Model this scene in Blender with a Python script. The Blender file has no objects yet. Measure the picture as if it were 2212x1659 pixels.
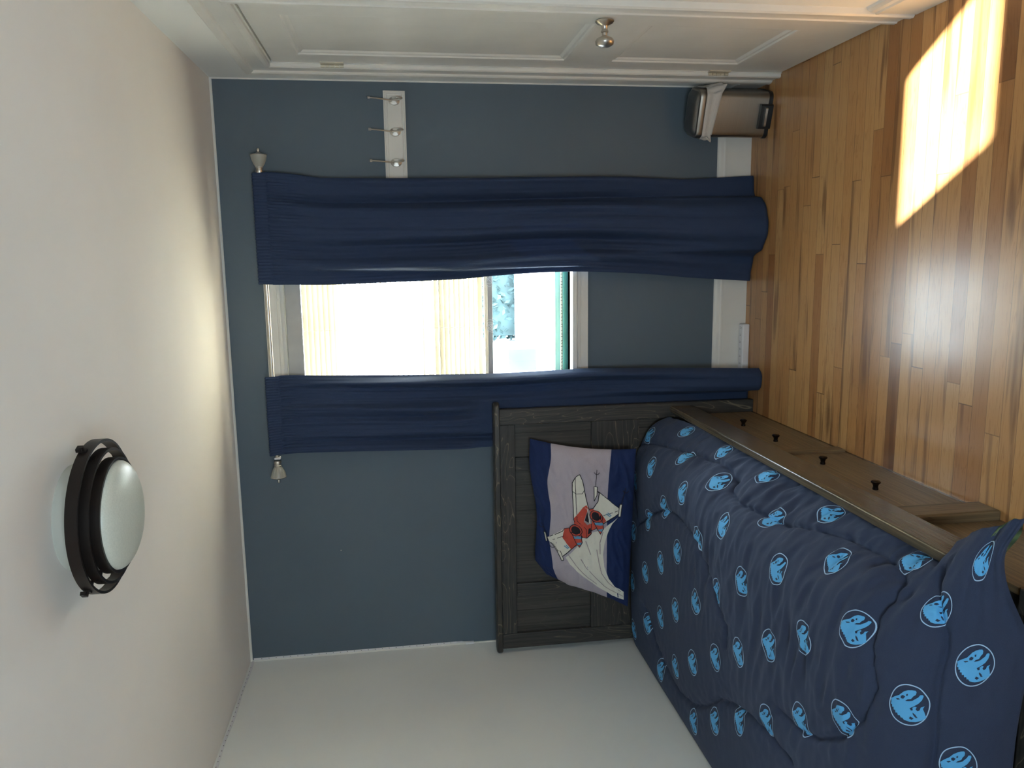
import bpy, bmesh, math, random
from mathutils import Vector, Matrix, noise
random.seed(7)
SC = bpy.context.scene
COL = SC.collection
# ------------------------------------------------------------------ camera
XL, XR, H, YB = -1.8682, 0.7550, 2.40, -4.05
CAM = Vector((0, -3.5822, 1.6618))
cd = bpy.data.cameras.new('camera'); cam = bpy.data.objects.new('camera', cd); COL.objects.link(cam)
right = Vector((0.98692754, 0.15698837, -0.0364511))
fwd = Vector((-0.16062362, 0.97664257, -0.14272121))
up = Vector((0.01319412, 0.1467104, 0.98909149))
m3 = Matrix((-up, right, -fwd)).transposed()          # the picture is stored on its side: world up points left
cam.matrix_world = Matrix.Translation(CAM) @ m3.to_4x4()
cd.sensor_fit = 'HORIZONTAL'; cd.sensor_width = 36.0; cd.lens = 1692.86 / 2212 * 36
cd.clip_start = 0.02; cd.clip_end = 500
SC.camera = cam
# ------------------------------------------------------------------ light
w = bpy.data.worlds.new('sky'); SC.world = w; w.use_nodes = True
bg = w.node_tree.nodes['Background']
bg.inputs[0].default_value = (0.80, 0.90, 1.0, 1); bg.inputs[1].default_value = 9.5
sl = bpy.data.lights.new('sun', 'SUN'); so = bpy.data.objects.new('sun', sl); COL.objects.link(so)
so.location = (-3, 6, 6)
so.rotation_euler = Vector((0.575, -1.0, -0.785)).to_track_quat('-Z', 'Y').to_euler()
sl.energy = 118; sl.angle = math.radians(1.2); sl.color = (1.0, 0.93, 0.81)
def area(name, loc, rot, sx, sy, e, col, portal=False):
    l = bpy.data.lights.new(name, 'AREA'); o = bpy.data.objects.new(name, l); COL.objects.link(o)
    l.shape = 'RECTANGLE'; l.size = sx; l.size_y = sy; l.energy = e; l.color = col
    o.location = loc; o.rotation_euler = rot
    if portal: l.cycles.is_portal = True
    return o
area('window portal', (-0.30, 0.13, 1.50), (math.radians(-90), 0, 0), 0.78, 1.36, 1, (1, 1, 1), True)
area('added fill window portal', (-0.35, YB - 0.15, 1.50), (math.radians(90), 0, 0), .60, .80, 1, (1, 1, 1), True)  # portal of the window added behind the camera for fill
SC.view_settings.view_transform = 'Standard'; SC.view_settings.look = 'None'
SC.view_settings.exposure = 1.7; SC.view_settings.gamma = 1.0; SC.view_settings.use_curve_mapping = False
SC.cycles.max_bounces = 12; SC.cycles.diffuse_bounces = 8; SC.cycles.glossy_bounces = 4
SC.cycles.transparent_max_bounces = 12; SC.cycles.sample_clamp_indirect = 12

# ------------------------------------------------------------------ materials
def lin(r, g, b):
    f = lambda c: (c / 255 / 12.92) if c / 255 <= .04045 else ((c / 255 + .055) / 1.055) ** 2.4
    return (f(r), f(g), f(b), 1)
class NT:
    def __init__(s, name):
        s.m = bpy.data.materials.new(name); s.m.use_nodes = True
        s.t = s.m.node_tree; s.b = s.t.nodes['Principled BSDF']; s.out = s.t.nodes['Material Output']
    def n(s, typ, **kw):
        nd = s.t.nodes.new(typ)
        for k, v in kw.items():
            if k.startswith('i_'):
                key = k[2:]; key = int(key) if key.isdigit() else key.replace('_', ' ')
                if isinstance(v, bpy.types.NodeSocket): s.t.links.new(v, nd.inputs[key])
                else: nd.inputs[key].default_value = v
            else: setattr(nd, k, v)
        return nd
    def l(s, a, b): s.t.links.new(a, b)
    def math(s, op, a, b=0.0, c=None):
        nd = s.t.nodes.new('ShaderNodeMath'); nd.operation = op
        for i, v in enumerate((a, b, c)):
            if v is None: continue
            if isinstance(v, bpy.types.NodeSocket): s.l(v, nd.inputs[i])
            else: nd.inputs[i].default_value = v
        return nd.outputs[0]
    def ramp(s, fac, stops, interp='LINEAR'):
        nd = s.t.nodes.new('ShaderNodeValToRGB'); s.l(fac, nd.inputs[0]); cr = nd.color_ramp; cr.interpolation = interp
        while len(cr.elements) > 1: cr.elements.remove(cr.elements[-1])
        cr.elements[0].position = stops[0][0]; cr.elements[0].color = stops[0][1]
        for p, c in stops[1:]:
            e = cr.elements.new(p); e.color = c
        return nd.outputs[0]
    def mix(s, fac, a, b, mode='MIX'):
        nd = s.t.nodes.new('ShaderNodeMix'); nd.data_type = 'RGBA'; nd.blend_type = mode
        for i, v in ((0, fac), (6, a), (7, b)):
            if isinstance(v, bpy.types.NodeSocket): s.l(v, nd.inputs[i])
            else: nd.inputs[i].default_value = v
        return nd.outputs[2]
    def coords(s, scale=(1, 1, 1), kind='Object'):
        tc = s.n('ShaderNodeTexCoord'); mp = s.n('ShaderNodeMapping'); s.l(tc.outputs[kind], mp.inputs[0])
        mp.inputs['Scale'].default_value = scale; return mp.outputs[0]
    def bump(s, h, strength=.3, dist=.01):
        bp = s.n('ShaderNodeBump'); bp.inputs['Strength'].default_value = strength; bp.inputs['Distance'].default_value = dist
        s.l(h, bp.inputs['Height']); s.l(bp.outputs[0], s.b.inputs['Normal']); return bp
def plain(name, col, rough=.5, metal=0., var=.06, nscale=8., bump=0., spec=None, coat=0.):
    t = NT(name); v = t.coords()
    nz = t.n('ShaderNodeTexNoise', i_Vector=v, i_Scale=nscale, i_Detail=5.0)
    c2 = tuple(c * (1 - var * 2) for c in col[:3]) + (1,); c3 = tuple(min(1, c * (1 + var)) for c in col[:3]) + (1,)
    t.l(t.ramp(nz.outputs[0], [(.3, c2), (.7, c3)]), t.b.inputs['Base Color'])
    t.b.inputs['Roughness'].default_value = rough; t.b.inputs['Metallic'].default_value = metal
    if spec is not None: t.b.inputs['Specular IOR Level'].default_value = spec
    if coat: t.b.inputs['Coat Weight'].default_value = coat
    if bump:
        n2 = t.n('ShaderNodeTexNoise', i_Vector=v, i_Scale=nscale * 25, i_Detail=3.0); t.bump(n2.outputs[0], bump, .002)
    return t.m
def floor_mat():
    t = NT('strip oak floor'); tc = t.n('ShaderNodeTexCoord'); sp = t.n('ShaderNodeSeparateXYZ'); t.l(tc.outputs['Object'], sp.inputs[0])
    X, Y = sp.outputs[0], sp.outputs[1]
    yr = t.math('DIVIDE', Y, .0572); row = t.math('FLOOR', yr); fy = t.math('FRACT', yr)
    r1 = t.n('ShaderNodeTexWhiteNoise', noise_dimensions='1D'); t.l(row, r1.inputs['W'])
    xo = t.math('ADD', t.math('DIVIDE', X, 1.25), t.math('MULTIPLY', r1.outputs[0], 7.3))
    colm = t.math('FLOOR', xo); fx = t.math('FRACT', xo)
    cb = t.n('ShaderNodeCombineXYZ'); t.l(row, cb.inputs[0]); t.l(colm, cb.inputs[1])
    r2 = t.n('ShaderNodeTexWhiteNoise', noise_dimensions='2D'); t.l(cb.outputs[0], r2.inputs['Vector'])
    base = t.ramp(r2.outputs[0], [(0, lin(132, 88, 50)), (.06, lin(160, 110, 64)), (.25, lin(178, 130, 80)), (.6, lin(188, 142, 90)), (.85, lin(196, 154, 102)), (1, lin(172, 124, 76))])
    # grain
    cg = t.n('ShaderNodeCombineXYZ'); t.l(t.math('MULTIPLY', X, 1.6), cg.inputs[0])
    t.l(t.math('ADD', t.math('MULTIPLY', Y, 26.), 0.), cg.inputs[1]); t.l(t.math('MULTIPLY', r2.outputs[0], 30.), cg.inputs[2])
    g1 = t.n('ShaderNodeTexNoise', i_Vector=cg.outputs[0], i_Scale=1.3, i_Detail=4.0, i_Distortion=1.2)
    rings = t.math('FRACT', t.math('MULTIPLY', g1.outputs[0], 7.0))
    lines = t.ramp(rings, [(0, (.72, .62, .5, 1)), (.12, (1, 1, 1, 1)), (.8, (1, 1, 1, 1)), (1, (.80, .72, .62, 1))])
    c = t.mix(.75, base, lines, 'MULTIPLY')
    cg2 = t.n('ShaderNodeCombineXYZ'); t.l(t.math('MULTIPLY', X, 1.1), cg2.inputs[0]); t.l(t.math('MULTIPLY', Y, 14.), cg2.inputs[1]); t.l(t.math('MULTIPLY', r2.outputs[0], 17.), cg2.inputs[2])
    g2 = t.n('ShaderNodeTexNoise', i_Vector=cg2.outputs[0], i_Scale=1.6, i_Detail=2.0)
    dark = t.ramp(g2.outputs[0], [(.58, (0, 0, 0, 1)), (.68, (1, 1, 1, 1))])
    c = t.mix(t.math('MULTIPLY', dark, .7), c, lin(104, 64, 34))
    # joints
    ey = t.math('MINIMUM', fy, t.math('SUBTRACT', 1., fy)); ex = t.math('MINIMUM', fx, t.math('SUBTRACT', 1., fx))
    gap = t.math('MAXIMUM', t.math('LESS_THAN', ey, .018), t.math('LESS_THAN', ex, .0012))
    r3 = t.n('ShaderNodeTexWhiteNoise', noise_dimensions='1D'); t.l(t.math('ADD', row, 31.7), r3.inputs['W'])
    c = t.mix(t.math('MULTIPLY', gap, t.math('ADD', t.math('MULTIPLY', r3.outputs[0], .5), .35)), c, lin(70, 42, 22))
    t.l(c, t.b.inputs['Base Color'])
    wear = t.n('ShaderNodeTexNoise', i_Vector=t.coords(), i_Scale=6., i_Detail=6.0)
    t.l(t.math('ADD', t.math('MULTIPLY', wear.outputs[0], .16), .27), t.b.inputs['Roughness'])
    t.b.inputs['Coat Weight'].default_value = .25; t.b.inputs['Coat Roughness'].default_value = .22
    hh = t.math('ADD', t.math('MULTIPLY', t.math('SUBTRACT', 1., gap), 1.), t.math('MULTIPLY', wear.outputs[0], .25))
    t.bump(hh, .25, .0012)
    return t.m
def wood(name, axis, dark, light, linecol, lineamt=.6, rough=.5, seam=None):
    """stained pine, grain along one axis"""
    t = NT(name); sc = [20., 20., 20.]; sc[axis] = 4.2
    v = t.coords(tuple(sc))
    oi = t.n('ShaderNodeObjectInfo'); ad = t.n('ShaderNodeVectorMath', operation='ADD'); t.l(v, ad.inputs[0])
    sc2 = t.n('ShaderNodeVectorMath', operation='SCALE'); sc2.inputs[0].default_value = (9.1, 7.7, 13.3); t.l(oi.outputs['Random'], sc2.inputs['Scale'])
    t.l(sc2.outputs[0], ad.inputs[1]); v = ad.outputs[0]
    n1 = t.n('ShaderNodeTexNoise', i_Vector=v, i_Scale=.55, i_Detail=2.5, i_Distortion=.9)
    rg = t.math('FRACT', t.math('MULTIPLY', n1.outputs[0], 8.))
    ln = t.ramp(rg, [(0, (0, 0, 0, 1)), (.45, (.05, .05, .05, 1)), (.5, (1, 1, 1, 1)), (.54, (.12, .12, .12, 1)), (1, (0, 0, 0, 1))])
    sf = [150., 150., 150.]; sf[axis] = 3.
    n2 = t.n('ShaderNodeTexNoise', i_Vector=t.coords(tuple(sf)), i_Scale=1., i_Detail=3.)
    base = t.ramp(n2.outputs[0], [(.3, dark), (.7, light)])
    n3 = t.n('ShaderNodeTexNoise', i_Vector=v, i_Scale=.35, i_Detail=2.)
    amt = t.math('MULTIPLY', ln, t.ramp(n3.outputs[0], [(.3, (.25, .25, .25, 1)), (.6, (lineamt,) * 3 + (1,))]))
    c = t.mix(amt, base, linecol)
    if seam:
        ax, pitch, off = seam
        tc = t.n('ShaderNodeTexCoord'); sp = t.n('ShaderNodeSeparateXYZ'); t.l(tc.outputs['Object'], sp.inputs[0])
        fr = t.math('FRACT', t.math('DIVIDE', t.math('ADD', sp.outputs[ax], off), pitch))
        gp = t.math('LESS_THAN', t.math('MINIMUM', fr, t.math('SUBTRACT', 1., fr)), .010)
        c = t.mix(gp, c, (.005, .004, .003, 1))
    t.l(c, t.b.inputs['Base Color']); t.b.inputs['Roughness'].default_value = rough
    t.bump(t.math('ADD', t.math('MULTIPLY', n2.outputs[0], .6), t.math('MULTIPLY', ln, .3)), .18, .0015)
    return t.m
def fabric(name, col, transl=0., tcol=None, weave=900., wr=0., rough=.85, wscale=(6, 14, 6), sheen=.15):
    t = NT(name); v = t.coords()
    n1 = t.n('ShaderNodeTexNoise', i_Vector=v, i_Scale=weave, i_Detail=1.)
    c2 = tuple(c * .92 for c in col[:3]) + (1,); c3 = tuple(min(1, c * 1.06) for c in col[:3]) + (1,)
    t.l(t.ramp(n1.outputs[0], [(.35, c2), (.65, c3)]), t.b.inputs['Base Color'])
    t.b.inputs['Roughness'].default_value = rough; t.b.inputs['Specular IOR Level'].default_value = .25
    t.b.inputs['Sheen Weight'].default_value = sheen; t.b.inputs['Sheen Roughness'].default_value = .5
    t.b.inputs['Sheen Tint'].default_value = (min(1, col[0] * 5 + .1), min(1, col[1] * 5 + .1), min(1, col[2] * 4 + .1), 1)
    h = t.math('MULTIPLY', n1.outputs[0], .12)
    if wr:
        n2 = t.n('ShaderNodeTexNoise', i_Vector=t.coords(wscale), i_Scale=1., i_Detail=3., i_Distortion=.6)
        h = t.math('ADD', h, t.math('MULTIPLY', n2.outputs[0], 1.))
        t.bump(h, wr, .008)
    if transl:
        tr = t.n('ShaderNodeBsdfTranslucent', i_Color=tcol); mx = t.n('ShaderNodeMixShader'); mx.inputs[0].default_value = transl
        t.l(t.b.outputs[0], mx.inputs[1]); t.l(tr.outputs[0], mx.inputs[2]); t.l(mx.outputs[0], t.out.inputs[0])
    return t.m
def glass_mat():
    t = NT('window glass'); v = t.coords()
    nz = t.n('ShaderNodeTexNoise', i_Vector=v, i_Scale=9., i_Detail=6.)
    tr = t.n('ShaderNodeBsdfTransparent'); t.l(t.ramp(nz.outputs[0], [(.3, (.88, .93, .93, 1)), (.7, (.97, 1, 1, 1))]), tr.inputs[0])
    gl = t.n('ShaderNodeBsdfGlossy', i_Roughness=.02); fr = t.n('ShaderNodeFresnel', i_IOR=1.45)
    mx = t.n('ShaderNodeMixShader'); t.l(t.math('MULTIPLY', fr.outputs[0], .8), mx.inputs[0]); t.l(tr.outputs[0], mx.inputs[1]); t.l(gl.outputs[0], mx.inputs[2])
    t.l(mx.outputs[0], t.out.inputs[0]); return t.m
def slat_mat():
    t = NT('cream vinyl slat'); v = t.coords()
    nz = t.n('ShaderNodeTexNoise', i_Vector=v, i_Scale=5.)
    t.l(t.ramp(nz.outputs[0], [(.3, lin(206, 196, 170)), (.7, lin(220, 211, 188))]), t.b.inputs['Base Color'])
    t.b.inputs['Roughness'].default_value = .45
    tr = t.n('ShaderNodeBsdfTranslucent', i_Color=(.95, .80, .55, 1)); mx = t.n('ShaderNodeMixShader'); mx.inputs[0].default_value = .012
    t.l(t.b.outputs[0], mx.inputs[1]); t.l(tr.outputs[0], mx.inputs[2]); t.l(mx.outputs[0], t.out.inputs[0]); return t.m
def plaid_mat():
    t = NT('green plaid lining'); wv = []
    for d in ('X', 'Y', 'Z'):
        q = t.n('ShaderNodeTexWave', i_Vector=t.coords(), i_Scale=9., wave_type='BANDS', bands_direction=d); wv.append(q.outputs['Fac'])
    s_ = t.math('ADD', t.math('ADD', wv[0], wv[1]), wv[2])
    t.l(t.ramp(t.math('DIVIDE', s_, 3.), [(.2, lin(30, 36, 30)), (.5, lin(62, 82, 52)), (.8, lin(120, 135, 92))]), t.b.inputs['Base Color'])
    t.b.inputs['Roughness'].default_value = .9; return t.m
def frosted():
    t = NT('frosted white glass'); v = t.coords()
    nz = t.n('ShaderNodeTexNoise', i_Vector=v, i_Scale=300.)
    t.l(t.ramp(nz.outputs[0], [(.3, lin(205, 210, 200)), (.7, lin(216, 220, 210))]), t.b.inputs['Base Color'])
    t.b.inputs['Roughness'].default_value = .35; t.b.inputs['Subsurface Weight'].default_value = .0; return t.m
def brushed(name, col, rough=.3, sc=(3, 3, 900), var=.5):
    t = NT(name); nz = t.n('ShaderNodeTexNoise', i_Vector=t.coords(sc), i_Scale=1., i_Detail=2.)
    t.l(t.ramp(nz.outputs[0], [(.3, tuple(c * (1 - .2 * var) for c in col[:3]) + (1,)), (.7, col)]), t.b.inputs['Base Color'])
    t.b.inputs['Metallic'].default_value = 1.; t.l(t.math('ADD', t.math('MULTIPLY', nz.outputs[0], .12), rough), t.b.inputs['Roughness']); return t.m
M = {}
M['wall_blue'] = plain('slate blue wall paint', lin(89, 104, 116), .55, bump=.08, var=.02, nscale=2.)
M['wall_white'] = plain('white wall paint', lin(234, 236, 234), .6, bump=.05, var=.015, nscale=2.)
M['ceiling'] = plain('ceiling paint', lin(241, 236, 231), .8, bump=.1, var=.015, nscale=2.)
M['trim'] = plain('white gloss trim paint', lin(226, 225, 220), .32, var=.03, nscale=5., bump=.03)
M['trimwarm'] = plain('painted hardware', lin(205, 198, 180), .35, metal=.2)
M['floor'] = floor_mat()
G = (lin(42, 42, 42), lin(62, 60, 58), lin(150, 138, 112))  # dark stain, with the shade on headboard and foot worked into it
M['woodx'] = wood('dark stained pine across', 0, *G); M['woody'] = wood('dark stained pine along', 1, *G); M['woodz'] = wood('dark stained pine upright', 2, *G)
G2 = (lin(92, 78, 58), lin(130, 110, 82), lin(66, 48, 34))  # bed sides: warm light off the floor is mixed into the brown
M['sidey'] = wood('warm lit brown pine along', 1, *G2, lineamt=.5, rough=.42); M['sidez'] = wood('warm lit brown pine upright', 2, *G2, lineamt=.45, rough=.5, seam=(1, .14, .07))
G3 = (lin(80, 76, 62), lin(108, 102, 84), lin(70, 58, 42))
M['rail'] = wood('greyed pine rail', 1, lin(70, 63, 52), lin(102, 91, 74), lin(60, 50, 38), lineamt=.35, rough=.24)
M['planks'] = wood('dark stained pine planks', 2, lin(50, 49, 46), lin(74, 71, 66), lin(108, 98, 80), lineamt=.25, seam=(0, .1235, .80))
M['curtain'] = fabric('navy curtain cotton', lin(50, 65, 94), .04, lin(120, 150, 205), wr=.25, wscale=(9, 9, 2.5), sheen=.05)
M['comf'] = fabric('navy comforter polycotton', lin(52, 62, 86), wr=.45, wscale=(7, 12, 7), sheen=.2)
M['emb'] = plain('bright blue print', lin(92, 176, 232), .8, var=.03)
M['embring'] = plain('pale blue print', lin(168, 200, 232), .8, var=.03)
M['plaid'] = plaid_mat()
M['sheet'] = fabric('pale sheet cotton', lin(205, 212, 222), wr=.2)
M['pnavy'] = fabric('navy pillowcase cotton', lin(32, 48, 92), wr=.6, wscale=(14, 14, 14), sheen=.1)
M['pgrey'] = fabric('grey pillowcase cotton', lin(176, 168, 178), wr=.3, wscale=(14, 14, 14), sheen=.1)
M['ink'] = plain('black print', lin(34, 30, 38), .85); M['red'] = plain('red print', lin(196, 78, 62), .85)
M['cream'] = plain('cream print', lin(222, 220, 208), .85, var=.02); M['pblue'] = plain('blue print', lin(92, 150, 185), .85)
M['taupe'] = plain('taupe print', lin(160, 148, 150), .85)
M['steel'] = brushed('brushed steel', (.37, .34, .30, 1), .34); M['chrome'] = brushed('satin nickel', (.62, .58, .53, 1), .26, (40, 40, 40))
M['black'] = plain('black plastic', lin(34, 35, 38), .4); M['lid'] = brushed('dark steel lid', (.22, .22, .22, 1), .36, (3, 300, 3))
M['bag'] = fabric('thin white plastic bag', lin(220, 214, 208), .25, (.85, .82, .8, 1), wr=.5, wscale=(30, 30, 12), rough=.4, sheen=0)
M['bronze'] = plain('oil rubbed bronze', lin(44, 38, 36), .38, metal=.6, var=.08)
M['frost'] = frosted(); M['frostdim'] = plain('etched finial glass', lin(165, 163, 154), .3, var=.03); M['pan'] = plain('light pan enamel', lin(196, 198, 190), .5, var=.02); M['knob'] = plain('dark bronze knob', lin(30, 22, 19), .22, metal=.5)
M['white'] = plain('white plastic', lin(226, 226, 230), .4, var=.02); M['dot'] = plain('dark speck', lin(70, 70, 72), .6)
M['sheetmetal'] = plain('cup cap metal', lin(150, 140, 128), .3, metal=.9)
M['teal'] = plain('teal painted sill', lin(70, 150, 140), .5); M['tealp'] = plain('pale teal sash paint', lin(150, 200, 192), .5); M['sash'] = plain('sash vinyl', lin(186, 186, 184), .4)
M['slat'] = slat_mat(); M['glass'] = glass_mat()
M['siding'] = plain('pale siding', lin(225, 230, 235), .7, var=.04); M['dkwin'] = plain('grey blue window pane', lin(44, 56, 74), .6)
M['leaf'] = plain('tree leaves', lin(52, 74, 76), .8, var=.3, nscale=3.); M['bark'] = plain('tree bark', lin(80, 70, 60), .9); M['grass'] = plain('dry pale ground', lin(168, 160, 152), .9, var=.1)
M['roofm'] = plain('grey shingle', lin(90, 90, 95), .9, var=.2, nscale=20)

# ------------------------------------------------------------------ mesh helpers
class MB:
    def __init__(s): s.v = []; s.f = []; s.mi = []; s.mats = []
    def mat(s, m):
        if m not in s.mats: s.mats.append(m)
        return s.mats.index(m)
    def add(s, vs, fs, m):
        k = len(s.v); mi = s.mat(m); s.v += [tuple(v) for v in vs]
        for f in fs: s.f.append(tuple(i + k for i in f)); s.mi.append(mi)
    def box(s, x0, y0, z0, x1, y1, z1, m):
        x0, x1 = sorted((x0, x1)); y0, y1 = sorted((y0, y1)); z0, z1 = sorted((z0, z1))
        s.add([(x0, y0, z0), (x1, y0, z0), (x1, y1, z0), (x0, y1, z0), (x0, y0, z1), (x1, y0, z1), (x1, y1, z1), (x0, y1, z1)],
              [(0, 3, 2, 1), (4, 5, 6, 7), (0, 1, 5, 4), (1, 2, 6, 5), (2, 3, 7, 6), (3, 0, 4, 7)], m)
    def obox(s, c, ax, ay, az, m):
        c = Vector(c); vs = []
        for sz in (-1, 1):
            for sx, sy in ((-1, -1), (1, -1), (1, 1), (-1, 1)): vs.append(c + Vector(ax) * sx + Vector(ay) * sy + Vector(az) * sz)
        s.add(vs, [(0, 3, 2, 1), (4, 5, 6, 7), (0, 1, 5, 4), (1, 2, 6, 5), (2, 3, 7, 6), (3, 0, 4, 7)], m)
    def lathe(s, prof, c, m, axis=(0, 0, 1), seg=48):
        a = Vector(axis).normalized(); t = Vector((1, 0, 0)) if abs(a.x) < .9 else Vector((0, 1, 0))
        u = a.cross(t).normalized(); v = a.cross(u); c = Vector(c); vs = []; fs = []
        for (r, h) in prof:
            for i in range(seg):
                an = 2 * math.pi * i / seg; vs.append(c + a * h + (u * math.cos(an) + v * math.sin(an)) * max(r, 1e-5))
        for j in range(len(prof) - 1):
            for i in range(seg):
                k = (i + 1) % seg; fs.append((j * seg + i, j * seg + k, (j + 1) * seg + k, (j + 1) * seg + i))
        s.add(vs, fs, m)
    def tube(s, pts, r, m, seg=12, caps=True):
        pts = [Vector(p) for p in pts]; n = len(pts); vs = []; fs = []; ru = None
        for i, p in enumerate(pts):
            d = (pts[min(i + 1, n - 1)] - pts[max(i - 1, 0)]).normalized()
            if ru is None: ru = d.orthogonal().normalized()
            ru = (ru - d * ru.dot(d)).normalized(); rv = d.cross(ru); rr = r[i] if isinstance(r, (list, tuple)) else r
            for k in range(seg):
                an = 2 * math.pi * k / seg; vs.append(p + (ru * math.cos(an) + rv * math.sin(an)) * rr)
        for j in range(n - 1):
            for i in range(seg):
                k = (i + 1) % seg; fs.append((j * seg + i, j * seg + k, (j + 1) * seg + k, (j + 1) * seg + i))
        if caps: fs.append(tuple(range(seg))[::-1]); fs.append(tuple((n - 1) * seg + i for i in range(seg)))
        s.add(vs, fs, m)
    def build(s, name, parent=None, smooth=False, bevel=0., loc=None, recalc=True, auto=None):
        me = bpy.data.meshes.new(name); me.from_pydata(s.v, [], s.f)
        for m in s.mats: me.materials.append(m)
        for p, mi in zip(me.polygons, s.mi): p.material_index = mi
        if recalc:
            b = bmesh.new(); b.from_mesh(me); bmesh.ops.recalc_face_normals(b, faces=b.faces); b.to_mesh(me); b.free()
        if smooth: me.polygons.foreach_set('use_smooth', [True] * len(me.polygons))
        o = bpy.data.objects.new(name, me); COL.objects.link(o)
        if parent is not None: o.parent = parent; o.matrix_parent_inverse = Matrix.Translation(parent.location).inverted()
        if auto: me.set_sharp_from_angle(angle=math.radians(auto))
        if bevel:
            bv = o.modifiers.new('bevel', 'BEVEL'); bv.width = bevel; bv.segments = 2; bv.limit_method = 'ANGLE'; bv.angle_limit = math.radians(40)
            bv.harden_normals = False
        return o
def thing(name, loc, label, cat, group=None):
    o = bpy.data.objects.new(name, None); COL.objects.link(o); o.location = loc; o.empty_display_size = .05
    return tag(o, label, cat, group)
def tag(o, label, cat, group=None):
    o['label'] = label; o['category'] = cat
    if group: o['group'] = group
    return o
def struct(o): o['kind'] = 'structure'; return o
def lerp(a, b, t): return a + (b - a) * t
def sst(x, a, b): t = max(0., min(1., (x - a) / (b - a))); return t * t * (3 - 2 * t)
def interp(x, pts):
    if x <= pts[0][0]: return pts[0][1]
    for (a, b), (c, d) in zip(pts, pts[1:]):
        if x <= c: return lerp(b, d, (x - a) / (c - a)) if c > a else d
    return pts[-1][1]
def sinterp(x, pts):   # smooth (monotone-ish catmull) interpolation
    n = len(pts)
    if x <= pts[0][0]: return pts[0][1]
    if x >= pts[-1][0]: return pts[-1][1]
    for i in range(n - 1):
        if x <= pts[i + 1][0]:
            (x0, y0), (x1, y1) = pts[i], pts[i + 1]; h = x1 - x0; t = (x - x0) / h
            m0 = (y1 - pts[i - 1][1]) / (x1 - pts[i - 1][0]) if i > 0 else (y1 - y0) / h
            m1 = (pts[i + 2][1] - y0) / (pts[i + 2][0] - x0) if i + 2 < n else (y1 - y0) / h
            return (2*t**3-3*t*t+1)*y0 + (t**3-2*t*t+t)*h*m0 + (-2*t**3+3*t*t)*y1 + (t**3-t*t)*h*m1

# ------------------------------------------------------------------ room shell
T = .16
WX0, WX1, WZ0, WZ1 = -.69, .09, .86, 2.165      # window opening
b = MB(); b.box(XL - T, YB - T, -.12, XR + T, T, 0, M['floor']); struct(b.build('floor'))
b = MB(); b.box(XL - T, YB - T, H, XR + T, T, H + .12, M['ceiling']); struct(b.build('ceiling'))
b = MB(); mw = M['wall_blue']
b.box(XL - T, 0, 0, WX0, T, H, mw); b.box(WX1, 0, 0, XR + T, T, H, mw); b.box(WX0, 0, 0, WX1, T, WZ0, mw); b.box(WX0, 0, WZ1, WX1, T, H, mw)
struct(b.build('wall_front'))
b = MB(); b.box(XL - T, YB - T, 0, XL, 0, H, M['wall_white']); struct(b.build('wall_left'))
DY0, DY1, DZ = -1.045, -.275, 2.112             # closet door opening
b = MB(); mw = M['wall_white']
b.box(XR, YB - T, 0, XR + T, DY0, H, mw); b.box(XR, DY1, 0, XR + T, 0, H, mw); b.box(XR, DY0, DZ, XR + T, DY1, H, mw)
b.box(XR + .10, DY0, 0, XR + T, DY1, DZ, mw)
struct(b.build('wall_right'))
b = MB(); QX0, QX1, QZ0, QZ1 = -.65, -.05, 1.05, 1.85; mw = M['wall_white']  # opening for the added fill window
b.box(XL - T, YB - T, 0, QX0, YB, H, mw); b.box(QX1, YB - T, 0, XR + T, YB, H, mw); b.box(QX0, YB - T, 0, QX1, YB, QZ0, mw); b.box(QX0, YB - T, QZ1, QX1, YB, H, mw)
struct(b.build('wall_back'))
# caulk line where the blue wall meets ceiling and side walls
b = MB(); b.box(XL, -.004, H - .010, XR, 0, H, M['trim']); struct(b.build('trim_1'))
b = MB(); b.box(XL, -.004, 1.2, XL + .007, 0, H - .01, M['trim']); struct(b.build('trim_2'))
b = MB(); b.box(XR - .006, -.004, .16, XR, 0, H - .01, M['trim']); struct(b.build('trim_3'))
# baseboards
def base_prof(): return [(0, 0), (.014, 0), (.014, .118), (.018, .120), (.018, .128), (.014, .134), (.012, .146), (.006, .156), (0, .160)]
b = MB(); pr = base_prof(); vs = []
for x in (XL, XR): vs += [(x, -d, z) for d, z in pr]
n = len(pr); b.add(vs, [(i, i + 1, n + i + 1, n + i) for i in range(n - 1)] + [tuple(range(n)), tuple(range(n, 2 * n))], M['trim'])
struct(b.build('baseboard_front'))
b = MB()
for ya, yb in ((YB, -1.165), (-.155, -.015)):
    vs = []
    for y in (ya, yb): vs += [(XR - d * 1.2, y, z * 1.08) for d, z in pr]
    b.add(vs, [(i, i + 1, n + i + 1, n + i) for i in range(n - 1)] + [tuple(range(n)), tuple(range(n, 2 * n))], M['trim'])
struct(b.build('baseboard_right'))
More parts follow.
